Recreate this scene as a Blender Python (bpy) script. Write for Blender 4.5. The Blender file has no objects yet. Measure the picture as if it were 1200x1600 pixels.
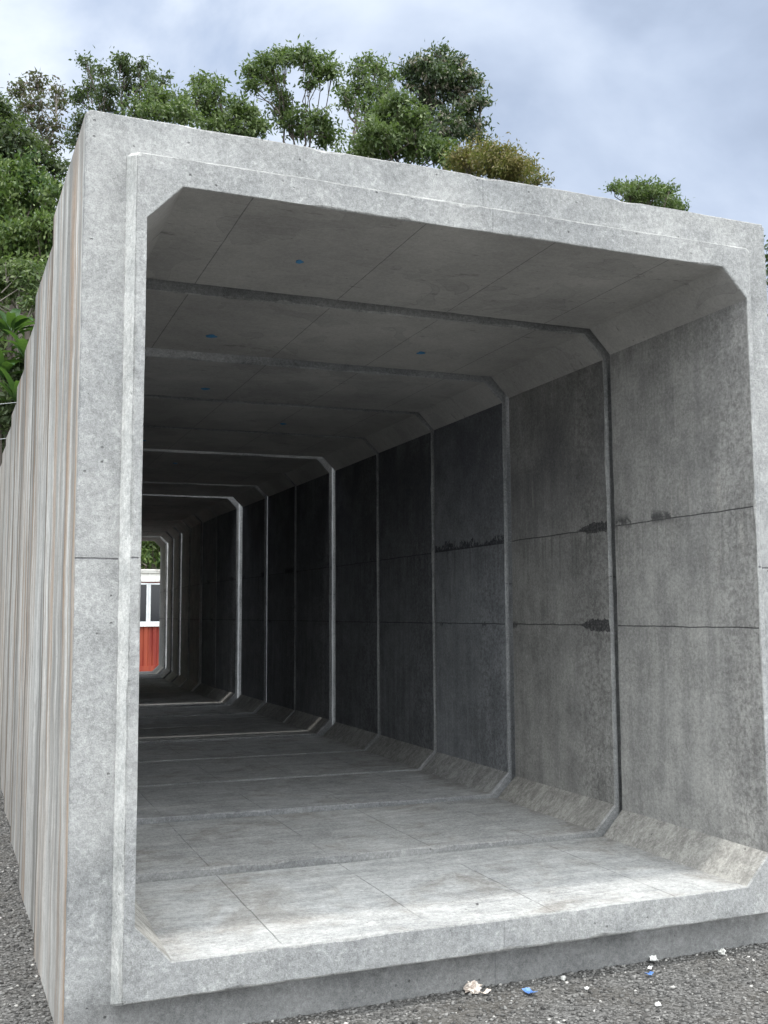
import bpy, math, random
import numpy as np
from mathutils import Vector, Matrix, noise as mnoise
R = math.radians
random.seed(7); rng = np.random.default_rng(7)
sc = bpy.context.scene
COL = sc.collection

# ------------------------------------------------------------------ camera
F_PX, YAW, PIT, ROL = 1604.4, 0.3822, 0.0988, -0.0054
CAM = Vector((-0.3252, -3.6204, 1.4102))
fwd = Vector((math.sin(YAW)*math.cos(PIT), math.cos(YAW)*math.cos(PIT), math.sin(PIT)))
R0 = Vector((math.cos(YAW), -math.sin(YAW), 0)); U0 = R0.cross(fwd)
c_, s_ = math.cos(ROL), math.sin(ROL)
RX = c_*R0 + s_*U0; UP = -s_*R0 + c_*U0
cd = bpy.data.cameras.new('camera'); cam = bpy.data.objects.new('camera', cd); COL.objects.link(cam)
cd.sensor_fit = 'VERTICAL'; cd.sensor_height = 36; cd.lens = 36*F_PX/1600; cd.clip_end = 2000; cd.clip_start = 0.05
cam.matrix_world = Matrix(((RX.x, UP.x, -fwd.x, CAM.x), (RX.y, UP.y, -fwd.y, CAM.y), (RX.z, UP.z, -fwd.z, CAM.z), (0, 0, 0, 1)))
sc.camera = cam
def at(px, py, d):
    """world point seen at photo pixel (px, py) at optical depth d"""
    return CAM + d*(fwd + RX*((px-600)/F_PX) - UP*((py-800)/F_PX))

# ------------------------------------------------------------------ view, world, sun
sc.view_settings.view_transform = 'Standard'; sc.view_settings.look = 'None'
sc.view_settings.exposure = 0.75; sc.view_settings.gamma = 1.0
SUN_EL, SUN_AZ = R(83.3), R(200)          # azimuth measured from +y clockwise: just behind the camera, slightly left
world = bpy.data.worlds.new('World'); sc.world = world; world.use_nodes = True
wn = world.node_tree; wn.nodes.clear()

class NT:
    """tiny node-building helper"""
    def __init__(s, tree): s.t = tree
    def n(s, typ, ins=None, **kw):
        nd = s.t.nodes.new(typ)
        for k, v in kw.items(): setattr(nd, k, v)
        for k, v in (ins or {}).items():
            if isinstance(v, bpy.types.NodeSocket): s.t.links.new(v, nd.inputs[k])
            elif v is not None: nd.inputs[k].default_value = v
        return nd
    def m(s, op, a, b=None, c=None, clamp=False):
        nd = s.n('ShaderNodeMath', operation=op, use_clamp=clamp)
        for i, v in enumerate((a, b, c)):
            if v is None: continue
            if isinstance(v, bpy.types.NodeSocket): s.t.links.new(v, nd.inputs[i])
            else: nd.inputs[i].default_value = v
        return nd.outputs[0]
    def vm(s, op, a, b=None):
        nd = s.n('ShaderNodeVectorMath', operation=op)
        for i, v in enumerate((a, b)):
            if v is None: continue
            if isinstance(v, bpy.types.NodeSocket): s.t.links.new(v, nd.inputs[i])
            else: nd.inputs[i].default_value = v
        return nd
    def rng(s, v, a, b, c=0.0, d=1.0, smooth=True):
        nd = s.n('ShaderNodeMapRange', {0: v, 1: a, 2: b, 3: c, 4: d}, interpolation_type='SMOOTHSTEP' if smooth else 'LINEAR')
        return nd.outputs[0]
    def noise(s, vec, scale, detail=4.0, rough=0.55, dist=0.0):
        return s.n('ShaderNodeTexNoise', {'Vector': vec, 'Scale': scale, 'Detail': detail, 'Roughness': rough, 'Distortion': dist}).outputs[0]
    def mix(s, f, a, b, mode='MIX'):
        nd = s.n('ShaderNodeMix', data_type='RGBA', blend_type=mode)
        for i, v in ((0, f), (6, a), (7, b)):
            if isinstance(v, bpy.types.NodeSocket): s.t.links.new(v, nd.inputs[i])
            elif isinstance(v, tuple): nd.inputs[i].default_value = v if len(v) == 4 else (*v, 1)
            else: nd.inputs[i].default_value = v
        return nd.outputs[2]

W = NT(wn)
sky = W.n('ShaderNodeTexSky', sky_type='NISHITA', sun_disc=False, sun_elevation=SUN_EL, sun_rotation=SUN_AZ, air_density=1.0, dust_density=1.2, altitude=20)
wv = W.n('ShaderNodeTexCoord').outputs['Generated']
sv = Vector((math.sin(SUN_AZ)*math.cos(SUN_EL), math.cos(SUN_AZ)*math.cos(SUN_EL), math.sin(SUN_EL)))
wst = W.vm('MULTIPLY', wv, (1, 1, 1.6)).outputs[0]
cn1 = W.noise(wst, 3.4, 7, 0.52, 0.25)
cn2 = W.noise(W.vm('ADD', wst, (3.1, 1.7, 0.3)).outputs[0], 1.6, 4, 0.5, 0.2)
# brightness falls off to the right of the view, plus an added bright lobe behind the camera as fill
side = W.vm('DOT_PRODUCT', wv, tuple(RX)).outputs['Value']
filld = W.vm('DOT_PRODUCT', wv, (0.0, -0.66, 0.751)).outputs['Value']
lum = W.m('ADD', W.rng(side, -0.30, 0.30, 0.76, 0.63), W.m('MULTIPLY', W.m('SUBTRACT', cn2, 0.5), 0.9))
lum = W.m('ADD', lum, W.m('MULTIPLY', W.m('SUBTRACT', cn1, 0.5), 0.80))
glow = W.rng(filld, 0.25, 1.0, 0.0, 1.0)
lumc = W.m('MULTIPLY', W.m('MAXIMUM', lum, 0.25), W.m('ADD', W.m('MULTIPLY', glow, 4.4), 1.0))
cfac = W.rng(lum, 0.5, 1.0)
ccol = W.mix(cfac, (0.70, 0.84, 1.10), (0.90, 0.97, 1.06))
ccol = W.mix(W.rng(filld, 0.15, 0.5), ccol, (0.95, 0.985, 1.0))
cloud = W.vm('SCALE', ccol); W.t.links.new(lumc, cloud.inputs['Scale'])
skyb = W.vm('SCALE', sky.outputs[0]); skyb.inputs['Scale'].default_value = 1.0
cover = W.rng(cn1, 0.30, 0.52, 0.55, 1.0)
# clouds are given in the same physical units as the Nishita sky
clb = W.vm('SCALE', cloud.outputs[0]); clb.inputs['Scale'].default_value = 7.6
mixw = W.mix(cover, skyb.outputs[0], clb.outputs[0])
bg = W.n('ShaderNodeBackground', {'Color': mixw, 'Strength': 0.10})
wn.links.new(bg.outputs[0], W.n('ShaderNodeOutputWorld').inputs[0])
sl = bpy.data.lights.new('sun', 'SUN'); sl.energy = 1.05; sl.angle = R(1.8); sl.color = (1, 0.96, 0.9)
so = bpy.data.objects.new('sun', sl); COL.objects.link(so); so.location = (0, 0, 60)
so.rotation_euler = (-sv).to_track_quat('-Z', 'Y').to_euler()

# ------------------------------------------------------------------ helpers
def tag(o, label=None, cat=None, group=None, kind=None):
    for k, v in (('label', label), ('category', cat), ('group', group), ('kind', kind)):
        if v: o[k] = v
    return o
def link(name, me, mat=None, parent=None, loc=None):
    o = bpy.data.objects.new(name, me); COL.objects.link(o)
    if me is not None and mat is not None:
        for m in (mat if isinstance(mat, (list, tuple)) else [mat]): me.materials.append(m)
    if parent: o.parent = parent
    if loc is not None: o.location = loc
    return o
def mesh(name, verts, faces, smooth=False):
    me = bpy.data.meshes.new(name); me.from_pydata([tuple(v) for v in verts], [], [tuple(f) for f in faces])
    me.update()
    if smooth: me.polygons.foreach_set('use_smooth', [True]*len(me.polygons))
    return me
class MB:
    def __init__(s): s.v = []; s.f = []
    def add(s, vs, fs):
        o = len(s.v); s.v += [tuple(x) for x in vs]; s.f += [tuple(i+o for i in f) for f in fs]
    def box(s, x0, x1, y0, y1, z0, z1):
        s.add([(x0,y0,z0),(x1,y0,z0),(x1,y1,z0),(x0,y1,z0),(x0,y0,z1),(x1,y0,z1),(x1,y1,z1),(x0,y1,z1)],
              [(0,3,2,1),(4,5,6,7),(0,1,5,4),(1,2,6,5),(2,3,7,6),(3,0,4,7)])
    def tube(s, pts, rads, n=6):
        pts = [Vector(p) for p in pts]; rings = []
        base = len(s.v)
        for i, p in enumerate(pts):
            t = (pts[min(i+1, len(pts)-1)]-pts[max(i-1, 0)]).normalized()
            a = t.cross(Vector((0.3, 0.9, 0.2))).normalized(); b = t.cross(a)
            for k in range(n):
                an = 2*math.pi*k/n
                s.v.append(tuple(p + rads[i]*(math.cos(an)*a + math.sin(an)*b)))
        for i in range(len(pts)-1):
            for k in range(n):
                k2 = (k+1) % n
                s.f.append((base+i*n+k, base+i*n+k2, base+(i+1)*n+k2, base+(i+1)*n+k))
        s.f.append(tuple(base+k for k in range(n))[::-1]); s.f.append(tuple(base+(len(pts)-1)*n+k for k in range(n)))
    def build(s, name, mat, parent=None, loc=None, smooth=False):
        return link(name, mesh(name, s.v, s.f, smooth), mat, parent, loc)
def newmat(name):
    m = bpy.data.materials.new(name); m.use_nodes = True; m.node_tree.nodes.clear(); return m, NT(m.node_tree)
def finish(T, color, rough=0.85, bump=None, bstr=0.5, bdist=0.01, spec=0.3, extra=None, normal=None):
    if bump is not None:
        normal = T.n('ShaderNodeBump', {'Height': bump, 'Strength': bstr, 'Distance': bdist}).outputs[0]
    p = T.n('ShaderNodeBsdfPrincipled', {'Base Color': color, 'Roughness': rough, 'Specular IOR Level': spec})
    if normal is not None: T.t.links.new(normal, p.inputs['Normal'])
    for k, v in (extra or {}).items(): p.inputs[k].default_value = v
    out = T.n('ShaderNodeOutputMaterial'); T.t.links.new(p.outputs[0], out.inputs[0]); return p, out

# ------------------------------------------------------------------ concrete
def concrete(kind):
    m, T = newmat('concrete_'+kind)
    co = T.n('ShaderNodeTexCoord').outputs['Object']
    oi = T.n('ShaderNodeObjectInfo')
    off = T.n('ShaderNodeCombineXYZ', {0: T.m('MULTIPLY', oi.outputs['Random'], 37.0), 1: T.m('MULTIPLY', oi.outputs['Random'], 91.0), 2: T.m('MULTIPLY', oi.outputs['Random'], 53.0)}).outputs[0]
    v = T.vm('ADD', co, off).outputs[0]
    sx = T.n('ShaderNodeSeparateXYZ', {0: co}); X, Y, Z = sx.outputs
    big = T.noise(v, 1.3, 5, 0.6); mid = T.noise(v, 7.0, 6, 0.65, 0.3); fine = T.noise(v, 62.0, 6, 0.78); grain = T.noise(v, 230.0, 3, 0.7)
    def seams(coord, cs, w=0.0022, wob=0.006):
        tot = None
        wv_ = T.m('MULTIPLY', T.m('SUBTRACT', T.noise(v, 9.0, 3), 0.5), wob)
        for c in cs:
            d = T.m('ABSOLUTE', T.m('ADD', T.m('SUBTRACT', coord, c), wv_))
            k = T.rng(d, w*0.6, w*2.0, 1.0, 0.0)
            tot = k if tot is None else T.m('MAXIMUM', tot, k)
        return tot
    # pits left by air bubbles
    vor = T.n('ShaderNodeTexVoronoi', {'Vector': v, 'Scale': 21.0, 'Randomness': 1.0})
    vr = T.n('ShaderNodeSeparateColor', {0: vor.outputs['Color']}).outputs[0]
    pit = T.m('MULTIPLY', T.rng(vor.outputs['Distance'], 0.05, 0.13, 1.0, 0.0), T.rng(vr, 0.70, 0.74))
    hgt = T.m('ADD', T.m('MULTIPLY', fine, 0.7), T.m('MULTIPLY', grain, 0.45))
    hgt = T.m('ADD', hgt, T.m('MULTIPLY', mid, 0.9))
    tone = T.m('ADD', T.rng(big, 0.25, 0.75, 0.84, 1.14), T.rng(mid, 0.25, 0.75, -0.11, 0.11))
    tone = T.m('ADD', tone, T.rng(fine, 0.3, 0.7, -0.22, 0.22)); tone = T.m('ADD', tone, T.rng(grain, 0.36, 0.64, -0.13, 0.13))
    bstr = 0.6; rough = 0.9
    if kind == 'face':
        col = T.mix(T.rng(big, 0.3, 0.7), (0.275, 0.282, 0.286), (0.32, 0.322, 0.318))
        # hairy light smears and darker damp clouds
        sm = T.noise(T.vm('MULTIPLY', v, (1, 1, 1)).outputs[0], 24.0, 6, 0.75, 1.6)
        col = T.mix(T.m('MULTIPLY', T.rng(sm, 0.5, 0.68), 0.45), col, (0.50, 0.51, 0.50))
        dk = T.noise(v, 3.1, 7, 0.72, 0.8)
        col = T.mix(T.m('MULTIPLY', T.rng(dk, 0.52, 0.72), 0.42), col, (0.165, 0.168, 0.175))
        overhang_shade = T.m('MULTIPLY', T.rng(T.m('ADD', Z, T.m('MULTIPLY', T.m('SUBTRACT', mid, 0.5), 0.12)), 0.16, 0.10), 0.55)
        col = T.mix(overhang_shade, col, (0.11, 0.11, 0.11))  # shade below the projecting spigot, painted into the face colour
        # pour seam across both jambs, crack through lintel and sill
        se = T.m('MULTIPLY', seams(Z, [1.603], 0.0022, 0.004), T.m('GREATER_THAN', T.m('ABSOLUTE', T.m('SUBTRACT', X, 1.52)), 1.25))
        dirt = T.m('MULTIPLY', T.m('MULTIPLY', T.rng(T.m('ABSOLUTE', T.m('SUBTRACT', Z, 1.615)), 0.0, 0.035, 1.0, 0.0), T.rng(fine, 0.47, 0.58)), T.m('GREATER_THAN', T.m('ABSOLUTE', T.m('SUBTRACT', X, 1.52)), 1.25))
        se2 = T.m('MULTIPLY', seams(X, [1.575], 0.0018, 0.012), 0.35)
        se = T.m('MAXIMUM', se, se2)
        col = T.mix(T.m('MULTIPLY', T.m('MAXIMUM', se, T.m('MULTIPLY', dirt, 0.5)), 0.75), col, (0.10, 0.10, 0.11))
        hgt = T.m('SUBTRACT', hgt, T.m('MULTIPLY', se, 1.2)); bstr = 0.75
    elif kind == 'edge':
        col = T.mix(T.rng(mid, 0.3, 0.7), (0.36, 0.365, 0.36), (0.52, 0.52, 0.51)); bstr = 1.0
        hgt = T.m('MULTIPLY', hgt, 3.0)
    elif kind == 'spigot_side':
        col = T.mix(T.rng(mid, 0.3, 0.7), (0.48, 0.49, 0.48), (0.62, 0.62, 0.60)); bstr = 0.6
        st = T.noise(T.vm('MULTIPLY', v, (6, 14, 0.7)).outputs[0], 3.0, 5, 0.6)
        col = T.mix(T.m('MULTIPLY', T.rng(st, 0.52, 0.7), 0.4), col, (0.30, 0.29, 0.27))
    elif kind == 'wall':
        stv = T.noise(T.vm('MULTIPLY', v, (1, 5.0, 0.35)).outputs[0], 3.2, 6, 0.62, 0.2)
        stf = T.noise(T.vm('MULTIPLY', v, (1, 22.0, 1.0)).outputs[0], 4.0, 4, 0.6)
        col = T.mix(T.rng(T.m('ADD', T.m('MULTIPLY', stv, 0.45), T.m('MULTIPLY', T.noise(v, 4.5, 7, 0.7), 0.55)), 0.36, 0.64), (0.29, 0.288, 0.28), (0.44, 0.435, 0.415))
        col = T.mix(T.m('MULTIPLY', T.rng(stf, 0.5, 0.75), 0.16), col, (0.16, 0.155, 0.155))
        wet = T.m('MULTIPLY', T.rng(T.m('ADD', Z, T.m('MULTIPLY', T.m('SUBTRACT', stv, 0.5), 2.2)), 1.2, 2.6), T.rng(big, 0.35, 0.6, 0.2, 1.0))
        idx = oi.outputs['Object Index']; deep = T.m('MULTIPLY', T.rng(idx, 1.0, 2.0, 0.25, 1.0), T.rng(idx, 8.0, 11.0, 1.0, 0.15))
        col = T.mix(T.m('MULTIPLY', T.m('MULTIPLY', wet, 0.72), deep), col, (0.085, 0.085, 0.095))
        # lime runs, tall pale tongues
        lime = T.m('MULTIPLY', T.rng(T.noise(T.vm('MULTIPLY', v, (1, 4.5, 0.5)).outputs[0], 4.5, 3, 0.5), 0.60, 0.72), T.rng(T.m('ABSOLUTE', T.m('SUBTRACT', Z, 1.75)), 0.1, 0.75, 1.0, 0.0))
        col = T.mix(T.m('MULTIPLY', lime, 0.45), col, (0.48, 0.46, 0.43))
        ero = T.noise(v, 34.0, 7, 0.78, 0.15)
        edgem = T.rng(Y, 0.30, 0.05, 0.25, 1.0)
        col = T.mix(T.m('MULTIPLY', T.m('MULTIPLY', T.rng(ero, 0.46, 0.58), edgem), 0.6), col, (0.17, 0.165, 0.16))
        col = T.mix(T.m('MULTIPLY', T.rng(ero, 0.42, 0.34), 0.3), col, (0.50, 0.49, 0.47))
        se = seams(Z, [1.868, 1.34], 0.0022, 0.012)
        nearz = T.m('MAXIMUM', T.rng(T.m('ABSOLUTE', T.m('SUBTRACT', Z, 1.885)), 0.0, 0.05, 1.0, 0.0), T.rng(T.m('ABSOLUTE', T.m('SUBTRACT', Z, 1.335)), 0.0, 0.035, 1.0, 0.0))
        blot = T.m('MULTIPLY', nearz, T.rng(T.m('ADD', T.m('MULTIPLY', T.noise(v, 3.0, 2), 0.7), T.m('MULTIPLY', T.noise(v, 26.0, 5, 0.7), 0.45)), 0.60, 0.66))
        fray = T.noise(T.vm('MULTIPLY', v, (1, 1, .55)).outputs[0], 38.0, 5, 0.7)
        up = T.m('SUBTRACT', Z, 1.868); up2 = T.m('SUBTRACT', Z, 1.34)
        hgt3 = T.m('MULTIPLY', T.m('ADD', T.rng(fray, 0.36, 0.66), T.m('MULTIPLY', T.rng(T.noise(v, 7.0, 2), 0.45, 0.65), 0.8)), 0.042)
        band = T.m('MULTIPLY', T.m('MULTIPLY', T.m('COMPARE', idx, 3.0, 0.2), T.m('LESS_THAN', up, hgt3)), T.m('GREATER_THAN', up, -0.004))
        front = T.m('MULTIPLY', T.m('COMPARE', idx, 2.0, 0.2), T.rng(Y, 0.17, 0.02))
        nearb = T.m('MAXIMUM', T.m('LESS_THAN', T.m('ABSOLUTE', T.m('SUBTRACT', up, 0.008)), T.m('MULTIPLY', T.m('MULTIPLY', front, fray), 0.055)), T.m('LESS_THAN', T.m('ABSOLUTE', up2), T.m('MULTIPLY', T.m('MULTIPLY', front, fray), 0.065)))
        few = T.m('MULTIPLY', blot, T.rng(T.noise(v, 1.1, 2), 0.50, 0.56))
        col = T.mix(T.m('MAXIMUM', T.m('MAXIMUM', T.m('MULTIPLY', se, 0.8), T.m('MULTIPLY', few, 0.75)), T.m('MULTIPLY', T.m('MAXIMUM', band, nearb), T.rng(T.noise(v, 60.0, 5, 0.8), 0.35, 0.55, 0.45, 0.9))), col, (0.045, 0.045, 0.05))
        runs = T.m('MULTIPLY', T.m('MULTIPLY', T.rng(T.noise(T.vm('MULTIPLY', v, (1, 14, .6)).outputs[0], 2.2, 4, 0.6), 0.50, 0.66), T.rng(up, -0.42, -0.02)), T.m('LESS_THAN', up, 0.0))
        col = T.mix(T.m('MULTIPLY', runs, 0.38), col, (0.10, 0.098, 0.095))
        hgt = T.m('SUBTRACT', hgt, T.m('MULTIPLY', se, 1.5)); bstr = 0.5
    elif kind == 'ceiling':
        col = T.mix(T.rng(big, 0.3, 0.7), (0.36, 0.352, 0.338), (0.43, 0.42, 0.40))
        se = seams(X, [0.59, 1.285, 1.87, 2.44], 0.0017, 0.006)
        col = T.mix(T.m('MULTIPLY', se, 0.7), col, (0.09, 0.09, 0.09))
        # tide marks: thin dark contour of a smooth stain with a darker inside
        tn = T.noise(v, 2.3, 3, 0.45, 0.6)
        ring = T.m('MULTIPLY', T.rng(T.m('ABSOLUTE', T.m('SUBTRACT', tn, 0.60)), 0.0, 0.006, 1.0, 0.0), 0.32)
        col = T.mix(T.m('MAXIMUM', ring, T.m('MULTIPLY', T.m('GREATER_THAN', tn, 0.60), 0.14)), col, (0.15, 0.15, 0.15))
        sc1 = T.noise(T.vm('MULTIPLY', v, (0.9, 2.6, 1)).outputs[0], 5.5, 6, 0.7)
        col = T.mix(T.m('MULTIPLY', T.rng(sc1, 0.60, 0.70), 0.55), col, (0.13, 0.125, 0.12))
        sw = T.noise(T.vm('MULTIPLY', v, (1, 3, 1)).outputs[0], 3.2, 3, 0.5, 2.6)
        col = T.mix(T.m('MULTIPLY', T.rng(sw, 0.52, 0.6), 0.15), col, (0.46, 0.45, 0.44))
        tone = T.m('ADD', 0.5, T.m('MULTIPLY', tone, 0.5)); bstr = 0.15; hgt = T.m('SUBTRACT', hgt, T.m('MULTIPLY', se, 3.0))
    elif kind == 'floor':
        sc1 = T.noise(T.vm('MULTIPLY', v, (0.6, 3.2, 1)).outputs[0], 6.0, 7, 0.72, 0.5)
        col = T.mix(T.rng(sc1, 0.3, 0.7), (0.37, 0.377, 0.377), (0.51, 0.515, 0.51))
        se = T.m('MULTIPLY', seams(X, [1.29, 1.80, 2.36, 0.72], 0.002, 0.01), T.rng(T.noise(v, 2.6, 5, .65), 0.38, 0.52, 0.05, 1.0))
        col = T.mix(T.m('MULTIPLY', se, 0.65), col, (0.13, 0.13, 0.13))
        mud = T.noise(v, 2.6, 6, 0.7, 0.6)
        col = T.mix(T.m('MULTIPLY', T.rng(mud, 0.48, 0.66), 0.5), col, (0.22, 0.195, 0.165))
        scr = T.noise(T.vm('MULTIPLY', v, (1.2, 9.0, 1)).outputs[0], 17.0, 3, 0.6, 1.0)
        col = T.mix(T.m('MULTIPLY', T.rng(scr, 0.62, 0.70), 0.6), col, (0.17, 0.17, 0.17))
        dust = T.noise(v, 9.0, 7, 0.78, 0.4)
        col = T.mix(T.m('MULTIPLY', T.rng(dust, 0.52, 0.66), 0.4), col, (0.62, 0.62, 0.60)); col = T.mix(T.m('MULTIPLY', T.rng(dust, 0.46, 0.36), 0.3), col, (0.22, 0.22, 0.21))
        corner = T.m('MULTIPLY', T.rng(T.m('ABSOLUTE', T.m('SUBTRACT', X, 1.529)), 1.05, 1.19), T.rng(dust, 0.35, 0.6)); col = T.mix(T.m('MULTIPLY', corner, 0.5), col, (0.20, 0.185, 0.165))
        hgt = T.m('SUBTRACT', hgt, se); bstr = 0.6
    elif kind == 'haunch':
        sc1 = T.noise(T.vm('MULTIPLY', v, (2, 3.0, 2)).outputs[0], 6.0, 8, 0.78, 0.4)
        col = T.mix(T.rng(sc1, 0.35, 0.65), (0.27, 0.262, 0.245), (0.46, 0.45, 0.42))
        col = T.mix(T.m('MULTIPLY', T.rng(T.noise(T.vm('MULTIPLY', v, (3, 5, 3)).outputs[0], 9.0, 6, 0.75, 1.0), 0.60, 0.68), 0.6), col, (0.62, 0.61, 0.58))
        bstr = 0.8
    elif kind == 'outer':
        # cast side washed by rain: milky limewash runs, grey bare stripes, rust bleeding from the joints
        v = T.vm('ADD', v, T.vm('MULTIPLY', T.n('ShaderNodeTexNoise', {'Vector': T.vm('MULTIPLY', co, (1, 1.0, 1.4)).outputs[0], 'Scale': 2.2, 'Detail': 4.0}).outputs['Color'], (0, .10, 0)).outputs[0]).outputs[0]
        a = T.noise(T.vm('MULTIPLY', v, (1, 2.6, 0.17)).outputs[0], 2.0, 8, 0.66)
        b = T.noise(T.vm('MULTIPLY', v, (1, 15.0, 0.18)).outputs[0], 2.6, 5, 0.62)
        c = T.noise(T.vm('MULTIPLY', T.vm('ADD', v, (5, 9, 2)).outputs[0], (1, 5.0, 0.16)).outputs[0], 2.0, 7, 0.66)
        col = T.mix(T.rng(a, 0.36, 0.62), (0.30, 0.295, 0.28), (0.80, 0.795, 0.765))
        col = T.mix(T.m('MULTIPLY', T.rng(b, 0.50, 0.68), 0.28), col, (0.30, 0.285, 0.27))
        col = T.mix(T.m('MULTIPLY', T.rng(c, 0.48, 0.62), 0.75), col, (0.40, 0.26, 0.16))
        ed = T.m('MULTIPLY', T.rng(Y, 0.13, 0.03, 0.0, 1.0), T.rng(T.m('ADD', Z, T.m('MULTIPLY', big, 1.2)), 3.5, 2.6, 0.0, 1.0))
        col = T.mix(T.m('MULTIPLY', ed, T.rng(b, 0.36, 0.58, 0.15, 0.75)), col, (0.44, 0.29, 0.18))
        cc2 = T.noise(T.vm('MULTIPLY', v, (1, 3, 1.2)).outputs[0], 7.0, 6, 0.7)
        col = T.mix(T.m('MULTIPLY', T.rng(cc2, 0.47, 0.68), 0.5), col, (0.33, 0.31, 0.285))
        col = T.mix(T.m('MULTIPLY', T.rng(T.m('ADD', Z, big), 1.9, 0.7), 0.30), col, (0.30, 0.27, 0.24))
        col = T.mix(T.m('MULTIPLY', T.rng(Y, 0.99, 1.05), 0.8), col, (0.10, 0.085, 0.07))
        topd = T.rng(T.m('ADD', Z, T.m('ADD', T.m('MULTIPLY', mid, 0.5), T.m('MULTIPLY', Y, -0.35))), 3.1, 3.35)
        col = T.mix(T.m('MULTIPLY', topd, 0.5), col, (0.27, 0.27, 0.26))
        tone = T.m('MULTIPLY', T.m('ADD', 0.55, T.m('MULTIPLY', tone, 0.45)), T.rng(oi.outputs['Object Index'], 1.0, 2.0, 1.0, 0.80)); bstr = 0.4
    else:   # inside the joint
        col = T.mix(mid, (0.30, 0.30, 0.30), (0.42, 0.42, 0.41))
    tone = T.m('SUBTRACT', tone, T.m('MULTIPLY', pit, 0.35))
    hgt = T.m('SUBTRACT', hgt, T.m('MULTIPLY', pit, 1.3))
    cc = T.vm('SCALE', col); T.t.links.new(tone, cc.inputs['Scale'])
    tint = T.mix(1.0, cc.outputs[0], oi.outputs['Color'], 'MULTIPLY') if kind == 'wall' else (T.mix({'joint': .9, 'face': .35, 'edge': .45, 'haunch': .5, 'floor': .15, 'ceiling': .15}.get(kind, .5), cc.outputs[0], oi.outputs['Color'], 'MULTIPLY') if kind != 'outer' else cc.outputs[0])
    finish(T, tint, rough, hgt, bstr, 0.006, 0.25)
    return m
KINDS = ['face', 'edge', 'spigot_side', 'wall', 'ceiling', 'floor', 'haunch', 'outer', 'joint']
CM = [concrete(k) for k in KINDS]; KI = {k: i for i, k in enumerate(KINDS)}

# ------------------------------------------------------------------ culvert sections
P_SP, S_SO, BLEN = 0.08, 0.08, 1.064
def octo(x0, x1, z0, z1, bx, bz, tx, tz):
    """8 corners, counter-clockwise seen from the front, starting on the floor at the left"""
    return [(x0+bx, z0), (x1-bx, z0), (x1, z0+bz), (x1, z1-tz), (x1-tx, z1), (x0+tx, z1), (x0, z1-tz), (x0, z0+bz)]
O_OUT = octo(0, 3.042, -.070, 3.2, .012, .012, .016, .016)
O_OUR = octo(-.034, 3.068, -.074, 3.2, .012, .012, .016, .016)
O_OPEN = octo(.2094, 2.849, .2669, 2.9306, .1252, .1265, .1258, .1306)
O_SPF = octo(.1735, 2.8735, .151, 3.035, .006, .006, .012, .012)
O_SPB = octo(.146, 2.915, .123, 3.060, .008, .008, .014, .014)
O_SOM = octo(.128, 2.953, .104, 3.098, .01, .01, .016, .016)
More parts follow.
